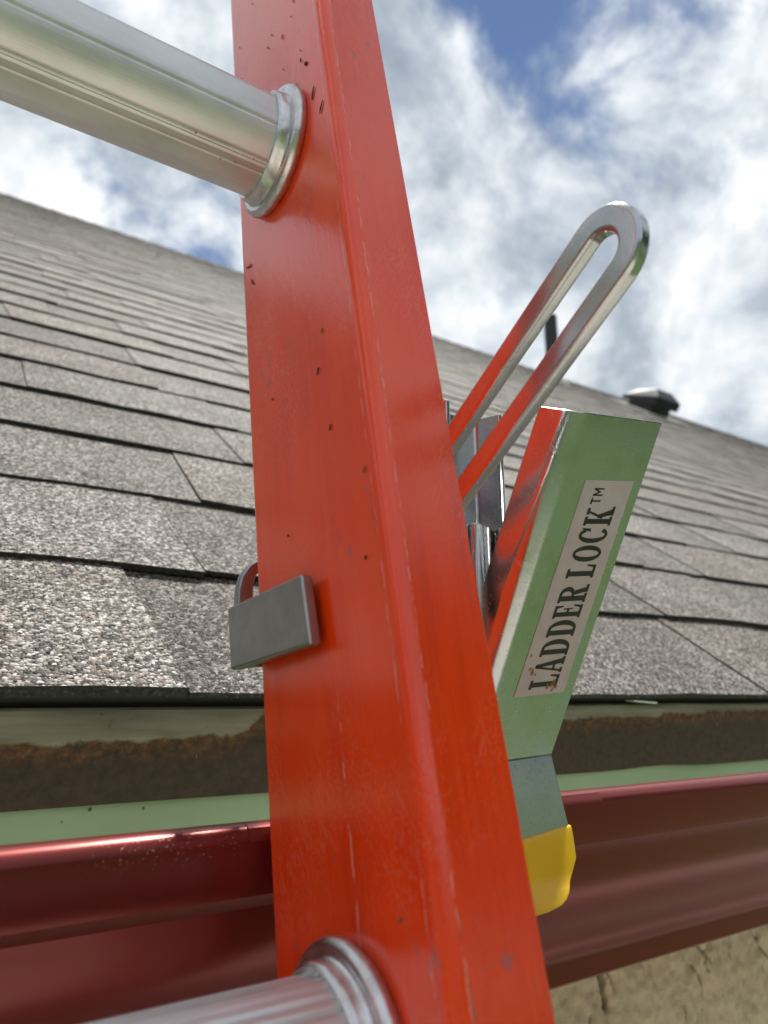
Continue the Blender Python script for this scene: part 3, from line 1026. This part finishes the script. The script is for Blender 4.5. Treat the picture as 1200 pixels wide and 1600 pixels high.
bm = bmesh.new()
bc = .1668
oo = loop_pts(bc, .0141, -.0172, -.158)
ii = loop_pts(bc, .0058, -.0252, -.149)
TB = .0052
fr, bk = 0.0, TB
vo = [[bm.verts.new(hp(a, b, n)) for a, b in oo] for n in (fr, bk)]
vi = [[bm.verts.new(hp(a, b, n)) for a, b in ii] for n in (fr, bk)]
n_ = len(oo)
for i in range(n_ - 1):
    bm.faces.new((vo[0][i], vo[0][i + 1], vi[0][i + 1], vi[0][i]))
    bm.faces.new((vo[1][i + 1], vo[1][i], vi[1][i], vi[1][i + 1]))
    bm.faces.new((vo[0][i + 1], vo[0][i], vo[1][i], vo[1][i + 1]))
    bm.faces.new((vi[0][i], vi[0][i + 1], vi[1][i + 1], vi[1][i]))
bm.faces.new((vi[0][0], vi[0][-1], vo[0][-1], vo[0][0]))
bm.faces.new((vi[1][-1], vi[1][0], vo[1][0], vo[1][-1]))
bm.faces.new((vo[0][0], vo[0][-1], vo[1][-1], vo[1][0]))
bm.faces.new((vi[0][-1], vi[0][0], vi[1][0], vi[1][-1]))
obj('handle', bm, 'zinc', lock, bevel=.0015, segs=3, smooth=50, label='slotted flat-bar handle leaning out past the red rail')

# upright post: U channel open to the yard, with a slider inside
bm = bmesh.new()
px0, px1, pyf, pyb, pz0, pz1 = .1672, .1972, .2100, .2270, .0290, .1165
tt = .0024
up = strip_solid([(px0, pyf), (px0, pyb - .004)] + [(px0 + .004 - .004 * math.cos(rad(a)), pyb - .004 + .004 * math.sin(rad(a))) for a in (30, 60, 90)] +
                 [(px1 - .004 + .004 * math.sin(rad(a)), pyb - .004 + .004 * math.cos(rad(a))) for a in (0, 30, 60, 90)] + [(px1, pyf)], -tt)
def topz(x, y): return pz1 - max(0, (.004 - (y - pyf))) * .5
loft(bm, [[(x, y, pz0) for x, y in up], [(x, y, topz(x, y)) for x, y in up]])
post = obj('post', bm, 'zinc', lock, bevel=.0007, segs=2, smooth=35)
bm = bmesh.new()
slab(bm, [(.1690, .2240, .062), (.1812, .2240, .062), (.1812, .2240, .097), (.1690, .2240, .097)], (0, .0002, 0))
obj('sticker', bm, 'label', post, smooth=0)
bm = bmesh.new()
def tx(x0, z0, x1, z1): slab(bm, [(x0, .2236, z0), (x1, .2236, z0), (x1, .2236, z1), (x0, .2236, z1)], (0, .0002, 0))
zz = .066
for gl in 'FORA':
    h0, h1 = .1726, .1748
    w = .0019
    tx(h0, zz, h1, zz + .0005)
    if gl in 'OA': tx(h0, zz + w - .0005, h1, zz + w)
    if gl in 'FORA': tx(h0, zz + .0005, h0 + .0005, zz + w - .0005)
    if gl in 'O': tx(h1 - .0005, zz + .0005, h1, zz + w - .0005)
    if gl in 'FRA': tx(h0 + .0010, zz + .0005, h0 + .0014, zz + w - .0007)
    zz += w + .0007
tx(.1758, .0660, .1768, .0682)
obj('sticker_print', bm, 'ink', post, smooth=0)
bm = bmesh.new()
sx0, sx1, szt = .1745, .1935, .0665
def cyl(cx, cy, r, z0_, z1_, n=20):
    loft(bm, [[(cx + r * math.cos(2 * math.pi * i / n), cy + r * math.sin(2 * math.pi * i / n), z) for i in range(n)] for z in (z0_, z1_ - .0006)] +
         [[(cx + (r - .0006) * math.cos(2 * math.pi * i / n), cy + (r - .0006) * math.sin(2 * math.pi * i / n), z1_) for i in range(n)]])
cyl(.1845, .2150, .0034, -.004, szt)
cyl(.1910, .2160, .0020, -.004, szt)
box(bm, (.1748, .2175, -.004), (.1935, .2205, szt))
cyl(.1770, .2150, .0018, -.004, szt)
obj('slider', bm, 'zinc', lock, smooth=40)
bm = bmesh.new()
cyl(.1908, .2105, .0022, .0258, .0290)
obj('rust_spot', bm, 'rust', lock, smooth=40)

# hook bar gripping the web from the left, tied round the back of the rail to the post
HT = [Vector(p) for p in ((.0940, .2435, .0302), (.0963, .1916, .0354), (.0963, .1847, .0143), (.0940, .2376, .0087))]
TT = Vector((.0042, .0003, 0))
bm = bmesh.new()
loft(bm, [HT, [p + TT for p in HT]])
obj('hook_bar', bm, 'dull', lock, bevel=.0009, segs=3, smooth=40, label='grey flat steel hook lying on the left side of the rail')
bm = bmesh.new()
slab(bm, [(.0975, .2380, .0100), (.0975, .2418, .0100), (.0975, .2418, .0290), (.0975, .2380, .0290)], (.1015, 0, 0))
obj('tie_bar', bm, 'zinc', lock, bevel=.0006, smooth=40)
# slotted lug standing up behind the rail
bm = bmesh.new()
LX, LYB, LZ0 = .1140, .2500, .0470


def racetrack(w, h, cz, n=8):
    r = w / 2
    out = [(LX + r * math.cos(rad(180 * i / n)), cz + h / 2 - r + r * math.sin(rad(180 * i / n))) for i in range(n + 1)]
    out += [(LX + r * math.cos(rad(180 + 180 * i / n)), cz - h / 2 + r + r * math.sin(rad(180 + 180 * i / n))) for i in range(n + 1)]
    return out


ro, ri = racetrack(.0270, .036, .0335), racetrack(.0150, .019, .0385)
A_ = [[bm.verts.new((x, LYB + yy, z)) for x, z in ro] for yy in (0, .0045)]
B_ = [[bm.verts.new((x, LYB + yy, z)) for x, z in ri] for yy in (0, .0045)]
n_ = len(ro)
for i in range(n_):
    j = (i + 1) % n_
    for q in ((A_[0][i], A_[0][j], B_[0][j], B_[0][i]), (A_[1][j], A_[1][i], B_[1][i], B_[1][j]), (A_[0][j], A_[0][i], A_[1][i], A_[1][j]), (B_[0][i], B_[0][j], B_[1][j], B_[1][i])):
        bm.faces.new(q)
bmesh.ops.remove_doubles(bm, verts=bm.verts, dist=1e-6)
obj('slotted_lug', bm, 'dull', lock, bevel=.0007, smooth=50)

# sliver of bare metal under the shingles on the right
bm = bmesh.new()
box8(bm, [(.425, .3350, -.0034), (.450, .3350, -.0048), (.450, .3420, -.0044), (.425, .3420, -.0030), (.425, .3346, -.0022), (.450, .3346, -.0036), (.450, .3424, -.0034), (.425, .3424, -.0020)])
obj('metal_sliver', bm, 'white', house, bevel=.0003)

# ------------------------------------------------------------------ grass clippings and grit stuck to the web
bm = bmesh.new()
rg = random.Random(3)


def clip(m_, l_, length, width, ang):
    c = Vector((XW - .0002, 0, 0)) + MD * m_ + LD * l_
    e1 = (MD * math.cos(ang) + LD * math.sin(ang)); e2 = (MD * -math.sin(ang) + LD * math.cos(ang))
    pts = []
    for f, w in ((-.5, .15), (-.2, 1), (.2, .8), (.5, .1)):
        bend_ = (f * f) * .25 * length
        pts.append((c + e1 * f * length + e2 * (w * width / 2 + bend_), c + e1 * f * length + e2 * (-w * width / 2 + bend_)))
    lf = Vector((-.0004, 0, 0))
    lo = [[a, b, b + lf * rg.uniform(.6, 1.2), a + lf * rg.uniform(.6, 1.2)] for a, b in pts]
    loft(bm, lo)


CL = []
obj_clips = CLIPS = [(.1560, .2820, .0024, .0017, .8), (.1735, .2710, .0034, .0011, .4), (.1705, .2690, .0030, .0006, -.5), (.1535, .2610, .0055, .0009, 2.0), (.1660, .2790, .0050, .0004, 2.2),
     (.1800, .2860, .0016, .0013, 0), (.1840, .2700, .0013, .0006, 1.0), (.1900, .2840, .0022, .0005, 1.5), (.1490, .2480, .0050, .0005, 2.2), (.2180, .2300, .0075, .0005, .5), (.2150, .2190, .0045, .0008, 1.2),
      (.1650, .1190, .0035, .0009, 2.2), (.2030, .1530, .0030, .0009, .3), (.1490, .0960, .0034, .0009, 2.3), (.1535, .0710, .0022, .0010, 2.0), (.1980, .0960, .0020, .0010, 1.2), (.1640, .1560, .0030, .0010, 2.4),
     (.1690, .1430, .0045, .0008, 2.2), (.1560, -.0160, .0026, .0012, 2.6), (.1970, .2930, .002, .0007, .3), (.1850, .2560, .0018, .0006, .3)]
for m_, l_, ln_, wd_, an_ in CLIPS:
    k_ = 1.0 if l_ > .2 else .55
    clip(m_, l_, ln_ * k_, wd_ * k_, an_)
for i in range(24):
    clip(rg.uniform(.150, .222), rg.uniform(.285, .42), rg.choice((.0006, .0009, .0014, .0030)), rg.uniform(.0002, .0005), rg.uniform(0, 3.14))
obj('grass_clippings', bm, 'grass', kind='stuff', smooth=0, label='dry grass clippings and grit stuck to the red rail')
